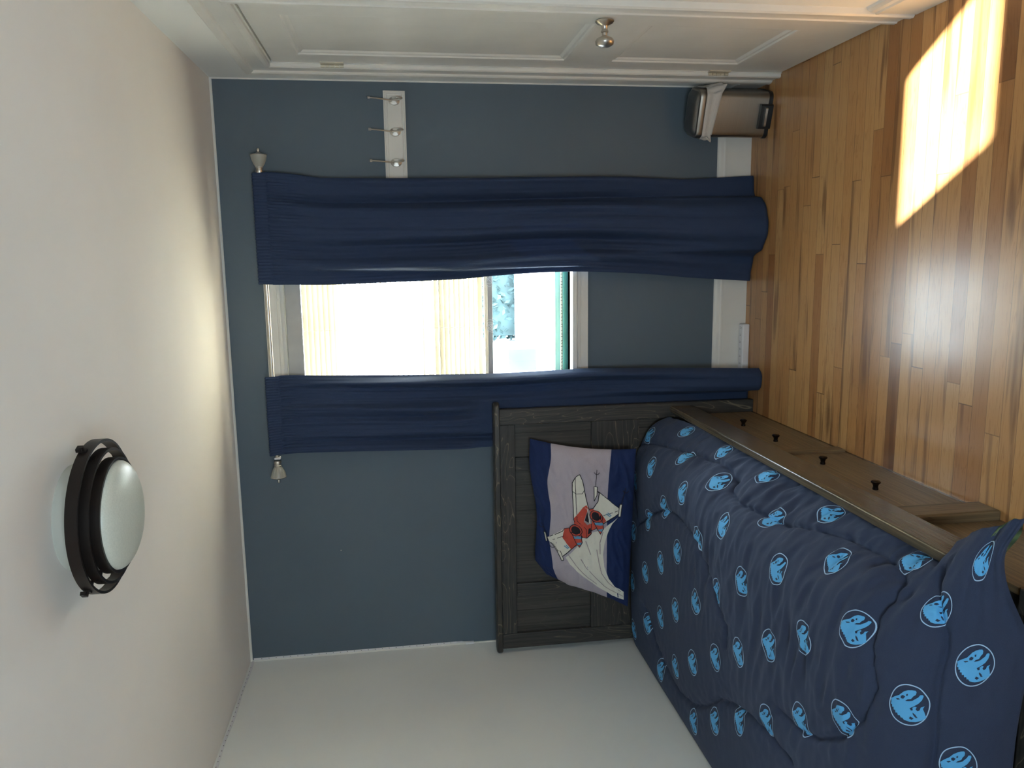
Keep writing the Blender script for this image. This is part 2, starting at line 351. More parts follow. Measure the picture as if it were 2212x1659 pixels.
# moulded frame: profile (w outward from opening, h off the wall) swept round a rectangle; side: function (u,z,h)->xyz
CASP = [(0, 0), (0, .012), (.006, .016), (.020, .016), (.024, .012), (.070, .012), (.074, .017), (.080, .021), (.098, .023), (.104, .018), (.106, 0)]
def casing(u0, u1, z0, z1, fn, prof, m, closed=False, scale=1.):
    b = MB(); P = [(w_ * scale, h_) for w_, h_ in prof]; n = len(P)
    if closed: path = [(u0, z0, -1, -1), (u0, z1, -1, 1), (u1, z1, 1, 1), (u1, z0, 1, -1)]
    else: path = [(u0, z0, -1, 0), (u0, z1, -1, 1), (u1, z1, 1, 1), (u1, z0, 1, 0)]
    vs = []
    for (u, z, su, sz) in path: vs += [fn(u + su * w_, z + sz * w_, h_) for w_, h_ in P]
    fs = []
    rng = range(4) if closed else range(3)
    for k in rng:
        q = (k + 1) % 4
        for i in range(n - 1): fs.append((k * n + i, k * n + i + 1, q * n + i + 1, q * n + i))
    if not closed: fs += [tuple(range(n)), tuple(range(3 * n, 4 * n))]
    b.add(vs, fs, m); return b
# door 1: closet door in the right wall
fnR = lambda u, z, h: (XR - h, u, z)
dr = bpy.data.objects.new('door_1', None); COL.objects.link(dr); dr.location = (XR, -.66, 0); struct(dr)
casing(DY0, DY1, 0, DZ, fnR, CASP, M['trim'], scale=1.08).build('door_casing', dr)
b = MB(); b.box(XR + .10, DY0 - .0, 0, XR - .0, DY0 + .006, DZ, M['trim']); b.box(XR + .1, DY1 - .006, 0, XR, DY1, DZ, M['trim']); b.box(XR + .1, DY0, DZ - .006, XR, DY1, DZ, M['trim'])
b.build('door_jamb', dr)
d0, d1, dt = DY0 + .009, DY1 - .009, DZ - .012
PAN = [(-.90, -.395, .245, .790), (-.90, -.395, .965, 2.0)]
b = MB(); xf = XR + .002; tm = M['trim']
ys = [d0, PAN[0][0], PAN[0][1], d1]; zs = [.008, .245, .790, .965, 2.0, dt]
for i in range(3):
    for j in range(5):
        if i == 1 and j in (1, 3): continue
        b.box(xf, ys[i], zs[j], xf + .035, ys[i + 1], zs[j + 1], tm)
for (a0, a1, c0, c1) in PAN: b.box(xf + .014, a0, c0, xf + .03, a1, c1, tm)
b.build('door_slab', dr)
for (a0, a1, c0, c1) in PAN:      # sloped moulding inside each panel
    pf = [(0, 0), (-.008, -.001), (-.012, -.006), (-.020, -.007), (-.030, -.0135)]
    casing(a0, a1, c0, c1, lambda u, z, h: (xf - h, u, z), pf, tm, closed=True).build('panel_moulding', dr)
for hz in (1.876, .283):
    b = MB(); yh = DY1 - .001
    for k in range(5): b.tube([(XR - .008, yh, hz - .045 + k * .018 + .0008), (XR - .008, yh, hz - .045 + k * .018 + .0165)], .0062, M['trimwarm'])
    b.box(XR - .003, yh - .028, hz - .045, XR + .002, yh + .004, hz + .045, M['trimwarm'])
    b.build('hinge', dr, smooth=True, auto=40)
b = MB(); kc = (XR, -.945, .955); ax = (-1, 0, 0)
b.lathe([(0, 0), (.029, 0), (.031, .003), (.026, .009), (.014, .014), (.010, .018), (.0095, .030), (.0125, .032), (.0125, .036), (.009, .038), (.008, .046), (.014, .050), (.026, .056), (.031, .064), (.029, .074), (.018, .081), (0, .083)], kc, M['chrome'], ax, 40)
b.build('door_knob', dr, smooth=True, auto=50)

# ------------------------------------------------------------------ window
wn = bpy.data.objects.new('window_1', None); COL.objects.link(wn); wn.location = (-.30, 0, WZ0); struct(wn)
fnF = lambda u, z, h: (u, -h, z)
WCP = [(0, 0), (0, .016), (.004, .018), (.012, .018), (.016, .014), (.048, .014), (.052, .019), (.062, .022), (.066, .018), (.068, 0)]
casing(WX0, WX1, WZ0 - .0, WZ1, fnF, WCP, M['trim']).build('window_casing', wn)
b = MB()
b.box(WX0 - .09, -.052, WZ0 - .022, WX1 + .09, .05, WZ0, M['trim'])      # stool
b.box(WX0 - .075, -.020, WZ0 - .082, WX1 + .075, 0, WZ0 - .022, M['trim']); b.box(WX0 - .075, -.024, WZ0 - .046, WX1 + .075, 0, WZ0 - .030, M['trim'])
b.build('window_sill', wn, bevel=.003)
b = MB(); fm = M['sash']
b.box(WX0, .0, WZ0, WX0 + .014, T, WZ1, M['trim']); b.box(WX1 - .014, .0, WZ0, WX1, T, WZ1, M['trim']); b.box(WX0, 0, WZ1 - .014, WX1, T, WZ1, M['trim'])
b.build('window_jamb', wn)
b = MB(); b.box(WX0 + .014, .05, WZ0, WX1 - .014, .062, WZ0 + .022, M['teal']); b.box(WX0 + .014, .062, WZ0, WX1 - .014, .074, WZ0 + .032, M['cream']); b.build('sill_track', wn)
b = MB()
for k in range(46):
    x = WX0 + .03 + k * .0155 + random.uniform(-.003, .003); b.obox((x, .0612, WZ0 + .0275), (.0012, 0, 0), (0, .0012, 0), (random.uniform(-.002, .002), 0, .0035), M['dot'])
b.build('track_brush_marks', wn)
def sash(z0, z1, y, name, m, rail=.045, rm=None):
    b = MB(); xa, xb = WX0 + .014, WX1 - .014
    b.box(xa, y, z0, xa + .045, y + .03, z1, m); b.box(xb - .045, y, z0, xb, y + .03, z1, m)
    b.box(xa + .045, y, z0, xb - .045, y + .03, z0 + rail, rm or m); b.box(xa + .045, y, z1 - .03, xb - .045, y + .03, z1, m)
    s_ = b.build(name, wn, bevel=.003)
    g = MB(); g.box(xa + .045, y + .012, z0 + rail, xb - .045, y + .016, z1 - .03, M['glass']); g.build('window_pane', s_)
    return s_
sash(WZ0 + .022, 1.535, .078, 'lower_sash', M['sash'], .034, M['tealp'])
sash(1.505, WZ1 - .014, .112, 'upper_sash', M['sash'])

# unseen window added behind the camera to let in fill light
w2 = bpy.data.objects.new('added_fill_window', None); COL.objects.link(w2); w2.location = (-.35, YB, QZ0); struct(w2)
casing(QX0, QX1, QZ0, QZ1, lambda u, z, h: (u, YB + h, z), WCP, M['trim'], closed=True).build('window_casing', w2)
b = MB()
for (xa, za, xb, zb) in ((QX0, QZ0, QX0 + .05, QZ1), (QX1 - .05, QZ0, QX1, QZ1), (QX0, QZ0, QX1, QZ0 + .05), (QX0, QZ1 - .05, QX1, QZ1), (QX0, 1.48, QX1, 1.52)): b.box(xa, YB - .10, za, xb, YB - .06, zb, M['sash'])
b.build('fill_window_frame', w2)
b = MB(); b.box(QX0 + .05, YB - .085, QZ0 + .05, QX1 - .05, YB - .080, QZ1 - .05, M['glass']); b.build('window_pane', w2)

# blind
bl = thing('window_blind', (-.30, .03, 1.22), 'cream horizontal mini blind drawn three quarters down inside the window', 'blind')
bx0, bx1 = WX0 + .018, WX1 - .018
b = MB(); b.box(bx0, .008, 2.108, bx1, .046, 2.148, M['sash']); b.box(bx0, .002, 2.078, bx1, .006, 2.145, M['sash']); b.build('head_rail', bl, bevel=.002)
b = MB(); z = 2.066; sm = M['slat']
while z > 1.262:
    tilt = math.radians(-64 + 46 * sst(z, 1.46, 1.54) * (1 - sst(z, 1.86, 1.94))); vs = []; K = 5; hw = .0125
    for x in (bx0, bx1):
        for k in range(K):
            q = (k / (K - 1) * 2 - 1); cr = .0022 * (1 - q * q)
            yy = q * hw * math.cos(tilt) - cr * math.sin(tilt); zz = q * hw * math.sin(tilt) + cr * math.cos(tilt)
            vs.append((x, .027 + yy, z + zz))
    b.add(vs, [(k, k + 1, K + k + 1, K + k) for k in range(K - 1)], sm); z -= .0225
for k in range(6): b.box(bx0, .0145, 1.2445 + k * .0028, bx1, .0395, 1.2455 + k * .0028, sm)
b.build('blind_slats', bl, smooth=True)
b = MB(); b.box(bx0, .016, 1.222, bx1, .038, 1.243, M['sash']); b.build('bottom_rail', bl, bevel=.003)
b = MB()
for x in (-.60, -.318, -.02): b.tube([(x, .012, 2.08), (x, .0125, 1.24)], .0008, M['white'], 5); b.tube([(x, .042, 2.08), (x, .042, 1.24)], .0008, M['white'], 5)
for cx in (-.318, -.105):
    pts = []
    for k in range(60):
        q = k / 59; pts.append((cx + .022 * math.sin(q * 17) + .03 * (q - .5), .008 + .003 * math.sin(q * 11), 1.240 - .004 + .014 * math.sin(q * 26 + cx * 9)))
    b.tube(pts, .0011, M['white'], 6)
b.build('blind_cord', bl, smooth=True)

# ------------------------------------------------------------------ outdoors (seen through the glass)
b = MB(); b.box(-30, .4, -1.6, 30, 60, -1.5, M['grass']); struct(b.build('ground'))
hs = thing('neighbour_house', (-3.4, 10, -1.5), 'pale sided house with one blue grey window seen through the lower glass', 'house')
b = MB(); b.box(-6.0, 8.0, -1.5, -1.30, 12.0, 2.6, M['siding']); b.build('house_wall', hs)
b = MB(); b.add([(-6.4, 7.6, 2.6), (-1.0, 7.6, 2.6), (-1.0, 12.4, 2.6), (-6.4, 12.4, 2.6), (-6.4, 10, 3.8), (-1.0, 10, 3.8)], [(0, 1, 5, 4), (3, 2, 5, 4), (0, 4, 3), (1, 5, 2), (0, 1, 2, 3)], M['roofm']); b.build('house_roof', hs)
b = MB(); b.box(-1.70, 7.97, -.40, -1.38, 8.01, .02, M['dkwin']); b.build('house_window', hs)
fc = thing('board_fence', (1.5, 8.1, -1.5), 'white board fence beneath the hedge beyond the window', 'fence')
b = MB()
for k in range(34): b.box(-1.28 + k * .16, 8.08, -1.5, -1.125 + k * .16, 8.10, -.10, M['siding'])
b.build('fence_boards', fc)
hg = thing('clipped_hedge', (1.2, 8.6, -1.5), 'pale green hedge rising just above the white fence outside', 'hedge')
b = MB()
for k in range(5200):
    c = Vector((random.uniform(-1.25, 3.6), random.uniform(8.25, 8.9), random.uniform(-.3, .36) if k % 3 else random.uniform(.26, .40))); a = Vector((random.uniform(-1, 1), random.uniform(-1, 1), random.uniform(-1, 1))).normalized() * .06; e = a.orthogonal().normalized() * .035
    b.add([c - a, c + e, c + a, c - e], [(0, 1, 2, 3)], M['leaf'])
b.build('hedge_leaves', hg, recalc=False)
b = MB(); b.box(-1.2, 8.35, -1.5, 3.5, 8.8, .28, M['leaf']); b.build('hedge_core', hg)

# ------------------------------------------------------------------ curtain rod
RY, RZ = -.09, 2.206
rd = thing('curtain_rod', (-.25, RY, RZ), 'satin nickel curtain rod with frosted cup finials over the window', 'curtain rod')
b = MB(); b.tube([(-.868, RY, RZ), (.365, RY, RZ)], .0095, M['chrome'], 20); b.build('rod', rd, smooth=True, auto=40)
for nm, x0, sgn in (('finial', .362, 1), ('finial', -.885, -1)):
    f_ = MB(); f_.lathe([(.0, -.004), (.0155, -.004), (.0165, .0), (.0165, .006), (.0145, .008), (.0145, .014), (.0165, .016), (.0160, .022)], (x0, RY, RZ), M['chrome'], (sgn, 0, 0), 32)
    fo = f_.build(nm, rd, smooth=True, auto=35)
    g = MB(); g.lathe([(.0150, .020), (.022, .032), (.029, .048), (.0325, .062), (.0335, .068), (.0, .068)], (x0, RY, RZ), M['frostdim'], (sgn, 0, 0), 40); g.build('finial_cup', fo, smooth=True, auto=50)
    g = MB(); g.lathe([(.0335, .067), (.0350, .069), (.033, .072), (.016, .076), (.008, .079), (.0045, .082), (.006, .086), (.0065, .091), (.004, .096), (0, .097)], (x0, RY, RZ), M['chrome'], (sgn, 0, 0), 40); g.build('finial_cap', fo, smooth=True, auto=50)
for bx in (.30, -.80):
    b = MB(); b.box(bx - .012, -.003, RZ - .03, bx + .012, 0, RZ + .03, M['chrome']); b.tube([(bx, -.003, RZ), (bx, RY + .009, RZ)], .006, M['chrome']); b.build('rod_bracket', rd)
b = MB(); b.box(-.872, RY - .014, RZ - .014, -.863, RY + .014, RZ + .012, M['white']); b.build('end_clip', rd, bevel=.002)

# ------------------------------------------------------------------ curtains
def curtain(name, xl, xr, folds, ybot, ymax, label, seed, step=None, gather=70, ymin=None):
    """xl/xr: lists (z,x) of the two edges; s=0 at the left edge"""
    NS, zs = 300, []
    z = 2.236
    while z > 2.165: zs.append(z); z -= .0035
    while z > .010: zs.append(z); z -= .016
    zs.append(.006)
    rnd = random.Random(seed); ph = [(rnd.uniform(0, 6.28), rnd.uniform(-1, 1)) for _ in folds]
    b = MB(); vs = []
    for z in zs:
        a, c = sinterp(-z, [(-q[0], q[1]) for q in xl][::1]), sinterp(-z, [(-q[0], q[1]) for q in xr])
        dn = sst(2.17 - z, 0, .12); tb = sst(z, 1.0, .02); te = 1 - sst(z, 2.10, 2.19)
        for i in range(NS + 1):
            s_ = i / NS; x = lerp(a, c, s_)
            y = -.098
            for (fr, am), (p0, dr_) in zip(folds, ph):
                y += am * (.35 + .65 * sst(2.2 - z, 0, 1.2)) * te * math.sin(2 * math.pi * fr * s_ + p0 + dr_ * (2.2 - z) * 1.1)
            # gathers close under the pocket
            gz = math.exp(-((2.185 - z) / .07) ** 2) if z < 2.185 else 1.
            gn = noise.noise(Vector((s_ * gather * .5, seed, z * 2)))
            y += gz * (.0035 * math.sin(2 * math.pi * gather * s_ + 4 * gn) + .004 * gn)
            long = noise.noise(Vector((s_ * 16 + seed, z * .9, 3.))) * .010 + noise.noise(Vector((s_ * 38 + seed, z * 2.2, 7.))) * .003
            y += long * te
            y += tb * noise.noise(Vector((s_ * 7 + seed * 2, z * 6, 1.))) * .006
            if step: y += step(s_, z)
            rr = abs(z - RZ)
            if rr < .030: y = lerp(y, RY - .013 - .002 * math.sin(2 * math.pi * gather * s_), sst(.034 - rr, 0, .012))
            yb = ybot(x, s_); y = lerp(y, yb + .15 * (y + .098), sst(z, .95, .0) ** 1.2)
            y = min(y, ymax(x, z))
            if ymin:      # kept behind the headboard
                k_ = (1 - sst(z, 1.25, 1.42)) * (1 - sst(x, -.656, -.625)); y = lerp(y, max(y, ymin), k_)
            xx = x + (gz * .0 + .004 * math.sin(2 * math.pi * gather * .5 * s_ + 2) * math.exp(-((2.17 - z) / .1) ** 2))
            zz = z + (.0015 * math.sin(2 * math.pi * gather * s_) if z > 2.2 else 0)
            vs.append((xx, y, zz))
    n = NS + 1; R_ = len(zs)
    fs = [(j * n + i, j * n + i + 1, (j + 1) * n + i + 1, (j + 1) * n + i) for j in range(R_ - 1) for i in range(NS)]
    b.add(vs, fs, M['curtain'])
    o = b.build(name, smooth=True, recalc=False)
    so_ = o.modifiers.new('thickness', 'SOLIDIFY'); so_.thickness = .0012
    return tag(o, label, 'curtain', 'navy curtain panels on the rod')
def bend(pts): return lambda x, s: sinterp(x, pts)
def stepR(s, z):     # leading edge folded back towards the glass: a steep sunlit crease
    wgt = sst(2.12 - z, 0, .5) * sst(z, .70, .90)
    e = lerp(.14, .055, sst(2.0 - z, 0, 1.1))
    return wgt * (.050 * (1 - sst(s, e - .012, e + .012)) - .014 * math.exp(-((s - e - .03) / .03) ** 2))
curtain('curtain', [(2.236, -.105), (1.926, -.110), (1.669, -.105), (1.365, -.096), (1.242, -.086), (1.054, -.075), (.875, -.071), (.736, -.074), (.518, -.087), (.297, -.108), (.014, -.128)],
        [(2.236, .357), (2.15, .356), (2.056, .349), (1.943, .336), (1.355, .335), (.989, .339), (.653, .342), (.351, .334), (.198, .342), (.014, .353)],
        [(2.3, .027), (4.1, .020), (7.3, .010)], bend([(-.13, -.055), (-.02, -.085), (.0, -.12), (.016, -.175), (.08, -.214), (.156, -.216), (.246, -.158), (.262, -.085), (.355, -.05)]),
        lambda x, z: -.028 if z > .76 else -.022, 'navy curtain panel right of the window gap, reaching the floor beside the hook rail', 11, stepR)
def stepL(s, z):
    wgt = sst(2.1 - z, 0, .6); e = lerp(.93, .99, sst(2.0 - z, 0, .9))
    return wgt * (.030 * sst(s, e - .03, e + .03))
curtain('curtain', [(2.236, -.858), (2.165, -.850), (2.0, -.848), (1.697, -.856), (1.254, -.865), (.014, -.87)],
        [(2.236, -.505), (2.105, -.503), (1.623, -.520), (1.458, -.524), (1.248, -.525), (.895, -.516), (.801, -.513), (.25, -.520), (.014, -.527)],
        [(1.6, .024), (3.3, .020), (5.6, .009)], bend([(-.87, -.03), (-.72, -.045), (-.68, -.115), (-.614, -.210), (-.565, -.216), (-.527, -.185)]),
        lambda x, z: -.026 if z > .76 else -.022, 'navy curtain panel left of the window gap, passing behind the dark headboard', 23, stepL, 60, -.078)

# ------------------------------------------------------------------ hook rail
hr = thing('hook_rail', (.43, 0, 1.59), 'white panelled hook rail on the blue wall above the steel bin', 'coat rack')
b = MB(); hx0, hx1, hz0, hz1 = .15, .711, 1.591, 1.685
b.box(hx0, -.012, hz0, hx1, 0, hz1, M['trim'])
b.build('rail_board', hr, bevel=.002)
casing(hx0 + .018, hx1 - .018, hz0 + .018, hz1 - .018, lambda u, z, h: (u, -.012 - h, z), [(0, 0), (.001, .003), (.004, .0035), (.006, .0015), (.011, .002), (.013, .005), (.018, .004), (.018, 0)], M['trim'], closed=True).build('rail_moulding', hr)
for hx in (.669, .540, .411, .282):
    b = MB(); hz = 1.638
    g = MB(); prof = [(0, 0), (.0235, 0), (.0235, .002), (.021, .004), (0, .005)]
    g.lathe(prof, (hx, -.012, hz), M['chrome'], (0, -1, 0), 36)
    for i, v in enumerate(g.v): g.v[i] = (hx + (v[0] - hx) * .78, v[1], hz + (v[2] - hz))
    hk = g.build('coat_hook', hr, smooth=True, auto=40)
    pts = [(hx, -.016, hz + .010), (hx, -.028, hz + .012), (hx - .002, -.040, hz + .02), (hx - .001, -.052, hz + .040), (hx, -.062, hz + .065), (hx + .001, -.069, hz + .088), (hx + .001, -.074, hz + .104)]
    def cr(ps, k=6):
        out = []
        for i in range(len(ps) - 1):
            p0, p1, p2, p3 = [Vector(ps[max(0, min(len(ps) - 1, i + d))]) for d in (-1, 0, 1, 2)]
            for j in range(k):
                t = j / k; out.append(.5 * ((2 * p1) + (-p0 + p2) * t + (2 * p0 - 5 * p1 + 4 * p2 - p3) * t * t + (-p0 + 3 * p1 - 3 * p2 + p3) * t ** 3))
        out.append(Vector(ps[-1])); return out
    b.tube(cr(pts), .0032, M['chrome'], 12)
    lo = [(hx - .001, -.036, hz + .016), (hx, -.040, hz + .000), (hx + .001, -.043, hz - .018), (hx + .003, -.050, hz - .031), (hx + .005, -.058, hz - .032), (hx + .006, -.063, hz - .020), (hx + .006, -.064, hz - .008)]
    b.tube(cr(lo), .0032, M['chrome'], 12)
    b.tube([(hx + .001, -.0735, hz + .102), (hx + .001, -.0755, hz + .112)], .0062, M['chrome'], 16)
    b.build('hook_arm', hk, smooth=True, auto=40)

# ------------------------------------------------------------------ pedal bin
an = math.atan2(-.06, .187); BC = Vector((.5965, -.19, 0)); bu = Vector((math.cos(an), math.sin(an), 0)); bn = Vector((bu.y, -bu.x, 0))   # bn: outward of the front
bn = Vector((math.sin(an), -math.cos(an), 0))
def rrect(hw, hd, r, seg=6):
    pts = []
    for cx, cy, a0 in ((hw - r, hd - r, 0), (-hw + r, hd - r, 90), (-hw + r, -hd + r, 180), (hw - r, -hd + r, 270)):
        for k in range(seg + 1):
            t = math.radians(a0 + 90 * k / seg); pts.append((cx + r * math.cos(t), cy + r * math.sin(t)))
    return pts
BD = .068; bcen = BC - bn * BD
def bp(u, v, z): p = bcen + bu * u - bn * v; return (p.x, p.y, z)
def loft(b, rings, m, cap0=True, cap1=True):
    vs = []; fs = []; n = len(rings[0])
    for r in rings: vs += r
    for j in range(len(rings) - 1):
        for i in range(n): k = (i + 1) % n; fs.append((j * n + i, j * n + k, (j + 1) * n + k, (j + 1) * n + i))
    if cap0: fs.append(tuple(range(n)))
    if cap1: fs.append(tuple((len(rings) - 1) * n + i for i in range(n)))
    b.add(vs, fs, m)
bi = thing('pedal_bin', (bcen.x, bcen.y, 0), 'small brushed steel pedal bin with a bag over its rim, in the corner', 'trash can')
HW = .098
def ring(hw, hd, r, z, dv=0.): return [bp(x, y + dv, z) for x, y in rrect(hw, hd, r)]
b = MB(); loft(b, [ring(HW - .002, BD - .002, .028, .012), ring(HW, BD, .028, .014), ring(HW, BD, .028, .300)], M['steel']); b.build('bin_body', bi, smooth=True, auto=40)
b = MB(); loft(b, [ring(HW + .003, BD + .003, .03, 0), ring(HW + .003, BD + .003, .03, .014), ring(HW, BD, .03, .017)], M['black']); b.build('bin_base', bi, smooth=True, auto=40)
b = MB(); loft(b, [ring(HW + .003, BD + .003, .03, .304), ring(HW + .004, BD + .004, .03, .306), ring(HW + .004, BD + .004, .03, .324), ring(HW + .001, BD + .001, .03, .330), ring(HW - .008, BD - .008, .028, .333)], M['steel']); 
li = b.build('lid_rim', bi, smooth=True, auto=40)
b = MB(); loft(b, [ring(HW - .006, BD - .006, .028, .333), ring(HW - .012, BD - .012, .027, .342), ring(HW - .03, BD - .026, .02, .349), ring(HW - .06, BD - .045, .01, .352)], M['lid']); b.build('bin_lid', li, smooth=True, auto=60)
b = MB(); rs = []; rnd = random.Random(5)
base = rrect(HW, BD, .03, 14); n = len(base)
for j in range(9):
    t = j / 8; R1 = []
    for i, (x, y) in enumerate(base):
        a = i / n * 6.283; off = .006 + .008 * t + .009 * noise.noise(Vector((x * 45, y * 45, t * 2.5))) + .005 * math.sin(a * 9 + t * 3) * t + .022 * math.exp(-((x - .085) ** 2 + (y + .05) ** 2) / .0012) * (.4 + t)
        L = math.hypot(x, y); zb = .259 + .008 * math.sin(a * 3 + .6) + .008 * noise.noise(Vector((x * 40, y * 40, 4))) - .026 * math.exp(-((x - .085) ** 2 + (y + .05) ** 2) / .0022)
        R1.append(bp(x + x / L * off, y + y / L * off, lerp(.306, zb, t)))
    rs.append(R1)
loft(b, rs, M['bag'], False, False); bagO = b.build('bin_bag', smooth=True, recalc=False)
tag(bagO, 'thin whitish plastic bag hanging over the steel bin rim', 'bag'); bagO.modifiers.new('t', 'SOLIDIFY').thickness = .0006
b = MB(); q = [bp(x + -.002, y, 0) for x, y in rrect(.052, .02, .012)]
loft(b, [[bp(x - .002, -BD - .006 + y, z) for x, y in rrect(.052, .014, .008)] for z in (0.001, .056)], M['black']); b.build('pedal_housing', bi, smooth=True, auto=40)
b = MB(); loft(b, [[bp(-.002 + x, -BD - .024 + y, .030 + z) for x, y in rrect(.040, .010, .006)] for z in (0, .010)], M['chrome']); b.build('pedal', bi, smooth=True, auto=40)

# ------------------------------------------------------------------ power strip
ps = thing('power_strip', (-.46, -.04, 0), 'white power strip lying on the floor against the front baseboard', 'power strip')
b = MB(); b.box(-.62, -.064, 0, -.332, -.018, .036, M['white']); b.build('strip_body', ps, bevel=.006)
for k in range(6):
    b = MB(); x = -.352 - k * .034
    b.box(x - .002, -.043, .0362, x - .0005, -.034, .0366, M['dot']); b.box(x + .004, -.043, .0362, x + .0055, -.034, .0366, M['dot']); b.box(x - .0, -.050, .0362, x + .003, -.047, .0366, M['dot']); b.build('socket', ps)

# ------------------------------------------------------------------ bed
bed = thing('bed', (-1.27, -1.1, 0), 'dark stained wooden captain bed with panelled headboard and side drawers', 'bed')
HY = -.130
b = MB(); pts = []     # rounded cap rail
x0c, x1c = -1.862, -.652
rr = []
for k in range(13): t = -math.pi / 2 + math.pi * k / 12; rr.append((x1c - .0 - .014 + .014 * math.cos(t), math.sin(t)))
ring_ = []
def capring(z, g):
    o = []; ya, yb = HY - .022 + g, HY + .045 - g
    for k in range(9): t = -math.pi / 2 + math.pi * k / 8; o.append((x1c - .02 - g + .02 * math.cos(t), lerp(ya, yb, (math.sin(t) + 1) / 2), z))
    for k in range(9): t = math.pi / 2 + math.pi * k / 8; o.append((x0c + .02 + g + .02 * math.cos(t), lerp(ya, yb, (math.sin(t) + 1) / 2), z))
    return o
loft(b, [capring(1.218, .004), capring(1.222, 0), capring(1.240, 0), capring(1.245, .005)], M['woodx']); b.build('cap_rail', bed, smooth=True, auto=40)
b = MB(); b.box(-.757, HY, 0, -.684, HY + .034, 1.218, M['woodz']); b.build('headboard_post', bed, bevel=.003)
b = MB(); b.box(-1.845, HY, 0, -1.772, HY + .034, 1.218, M['woodz']); b.build('headboard_post', bed, bevel=.003)
b = MB(); b.box(-1.772, HY + .002, 1.146, -.757, HY + .030, 1.218, M['woodx']); b.build('headboard_top_rail', bed, bevel=.003)
b = MB(); b.box(-1.772, HY + .002, .560, -.757, HY + .030, .788, M['woodx']); b.build('headboard_bottom_rail', bed, bevel=.003)
for xa, xb in ((-.977, -.912), (-1.590, -1.524)):
    b = MB(); b.box(xa, HY + .004, .788, xb, HY + .024, 1.146, M['woodz']); b.build('headboard_stile', bed, bevel=.004)
b = MB(); b.box(-1.772, HY + .020, .20, -.757, HY + .030, 1.16, M['planks']); b.build('headboard_panel', bed)
# side
b = MB(); b.box(-.728, HY, .302, -.700, -2.04, .412, M['rail']); b.build('side_rail', bed, bevel=.004)
b = MB(); b.box(-.768, HY, 0, -.750, -2.10, .300, M['sidey']); b.box(-.750, HY, 0, -.742, -1.60, .018, M['rail']); b.build('side_panel', bed, bevel=.001)
def drawer(ya, yb, kn):
    b = MB(); b.box(-.7505, ya, .020, -.738, yb, .300, M['sidey']); d = b.build('drawer', bed, bevel=.002)
    for ky in kn:
        g = MB(); g.lathe([(0, 0), (.009, 0), (.009, .004), (.0075, .010), (.010, .018), (.0145, .022), (.015, .025), (.012, .028), (0, .029)], (-.738, ky, .192), M['knob'], (1, 0, 0), 28)
        g.build('drawer_knob', d, smooth=True, auto=50)
drawer(-.150, -.905, (-.44, -.735)); drawer(-.945, -1.560, (-1.085, -1.395))
b = MB(); b.box(-.7505, -.890, .020, -.728, -.945, .301, M['sidez']); b.build('side_batten', bed, bevel=.003)
b = MB(); b.box(-.7505, -1.560, .020, -.736, -1.602, .301, M['sidez']); b.build('side_batten', bed, bevel=.003)
b = MB(); b.box(-.760, -1.602, 0, -.722, -1.690, .301, M['sidez']); b.build('side_post', bed, bevel=.006)
b = MB(); b.box(-.770, -1.690, 0, -.7505, -2.118, .296, M['sidez']); b.build('side_plank_panel', bed, bevel=.002)
b = MB(); b.box(-.80, -2.118, 0, -.742, -2.165, .315, M['woodz']); b.build('footboard_post', bed, bevel=.004)
b = MB(); b.box(-1.84, -2.125, 0, -1.78, -2.165, .300, M['woodz']); b.build('footboard_post', bed, bevel=.004)
b = MB(); b.box(-1.85, -2.135, .230, -.740, -2.175, .305, M['woodx']); b.build('footboard_rail', bed, bevel=.008)
b = MB(); b.box(-1.78, -2.135, .02, -.80, -2.155, .230, M['planks']); b.build('footboard_panel', bed)
b = MB(); b.box(-1.85, -2.19, .18, -1.83, HY, .40, M['woody']); b.build('side_rail', bed, bevel=.002)
b = MB(); b.box(-1.83, -2.13, .25, -.77, HY - .005, .27, M['woodx']); b.build('slat_platform', bed)
b = MB(); b.box(-1.845, -1.96, .271, -.830, -.150, .455, M['sheet']); mt = b.build('mattress', bevel=.03); mt.modifiers['bevel'].segments = 5
tag(mt, 'mattress in a pale sheet showing as a sliver between comforter and side rail', 'mattress')

# ------------------------------------------------------------------ comforter
X0 = XL + .006; Y0 = HY - .012
ACR = [(0, X0, .565), (.03, X0 + .020, .588), (.12, X0 + .11, .600), (.50, X0 + .49, .604), (.80, X0 + .79, .604), (.93, X0 + .918, .596), (1.02, X0 + 1.000, .568), (1.10, X0 + 1.055, .515), (1.17, X0 + 1.095, .462), (1.24, X0 + 1.122, .405), (1.30, X0 + 1.128, .385)]
ACF = [(0, X0, .560), (.03, X0 + .020, .585), (.12, X0 + .11, .596), (.50, X0 + .49, .600), (.80, X0 + .79, .600), (.93, X0 + .920, .588), (1.02, X0 + 1.005, .560), (1.10, X0 + 1.075, .522), (1.17, X0 + 1.135, .487), (1.24, X0 + 1.195, .452), (1.30, X0 + 1.245, .418)]
ALO = [(0, 0, .575), (.03, -.012, .592), (.06, -.035, .60), (.10, -.075, .603), (1.74, -1.715, .600), (1.84, -1.812, .590), (1.93, -1.894, .560), (2.01, -1.952, .510), (2.09, -1.990, .445), (2.17, -2.012, .375), (2.22, -2.018, .330)]
AMAX, BMAX, CELL = 1.30, 2.22, .0065
def hit6(px, py, z=.6):
    v = px - 1106; u = 829.5 - py; d = right * (u / 1692.86) + fwd - up * (v / 1692.86)
    t = (z - CAM.z) / d.z; return (CAM.x + t * d.x, CAM.y + t * d.y)
def seam(pts, ox, oy, sc, z=.6):
    o = []
    for p in pts:
        x, y = hit6(ox + p[0] * sc, oy + p[1] * sc, z); o.append((x - X0, -(y - Y0)))
    return o
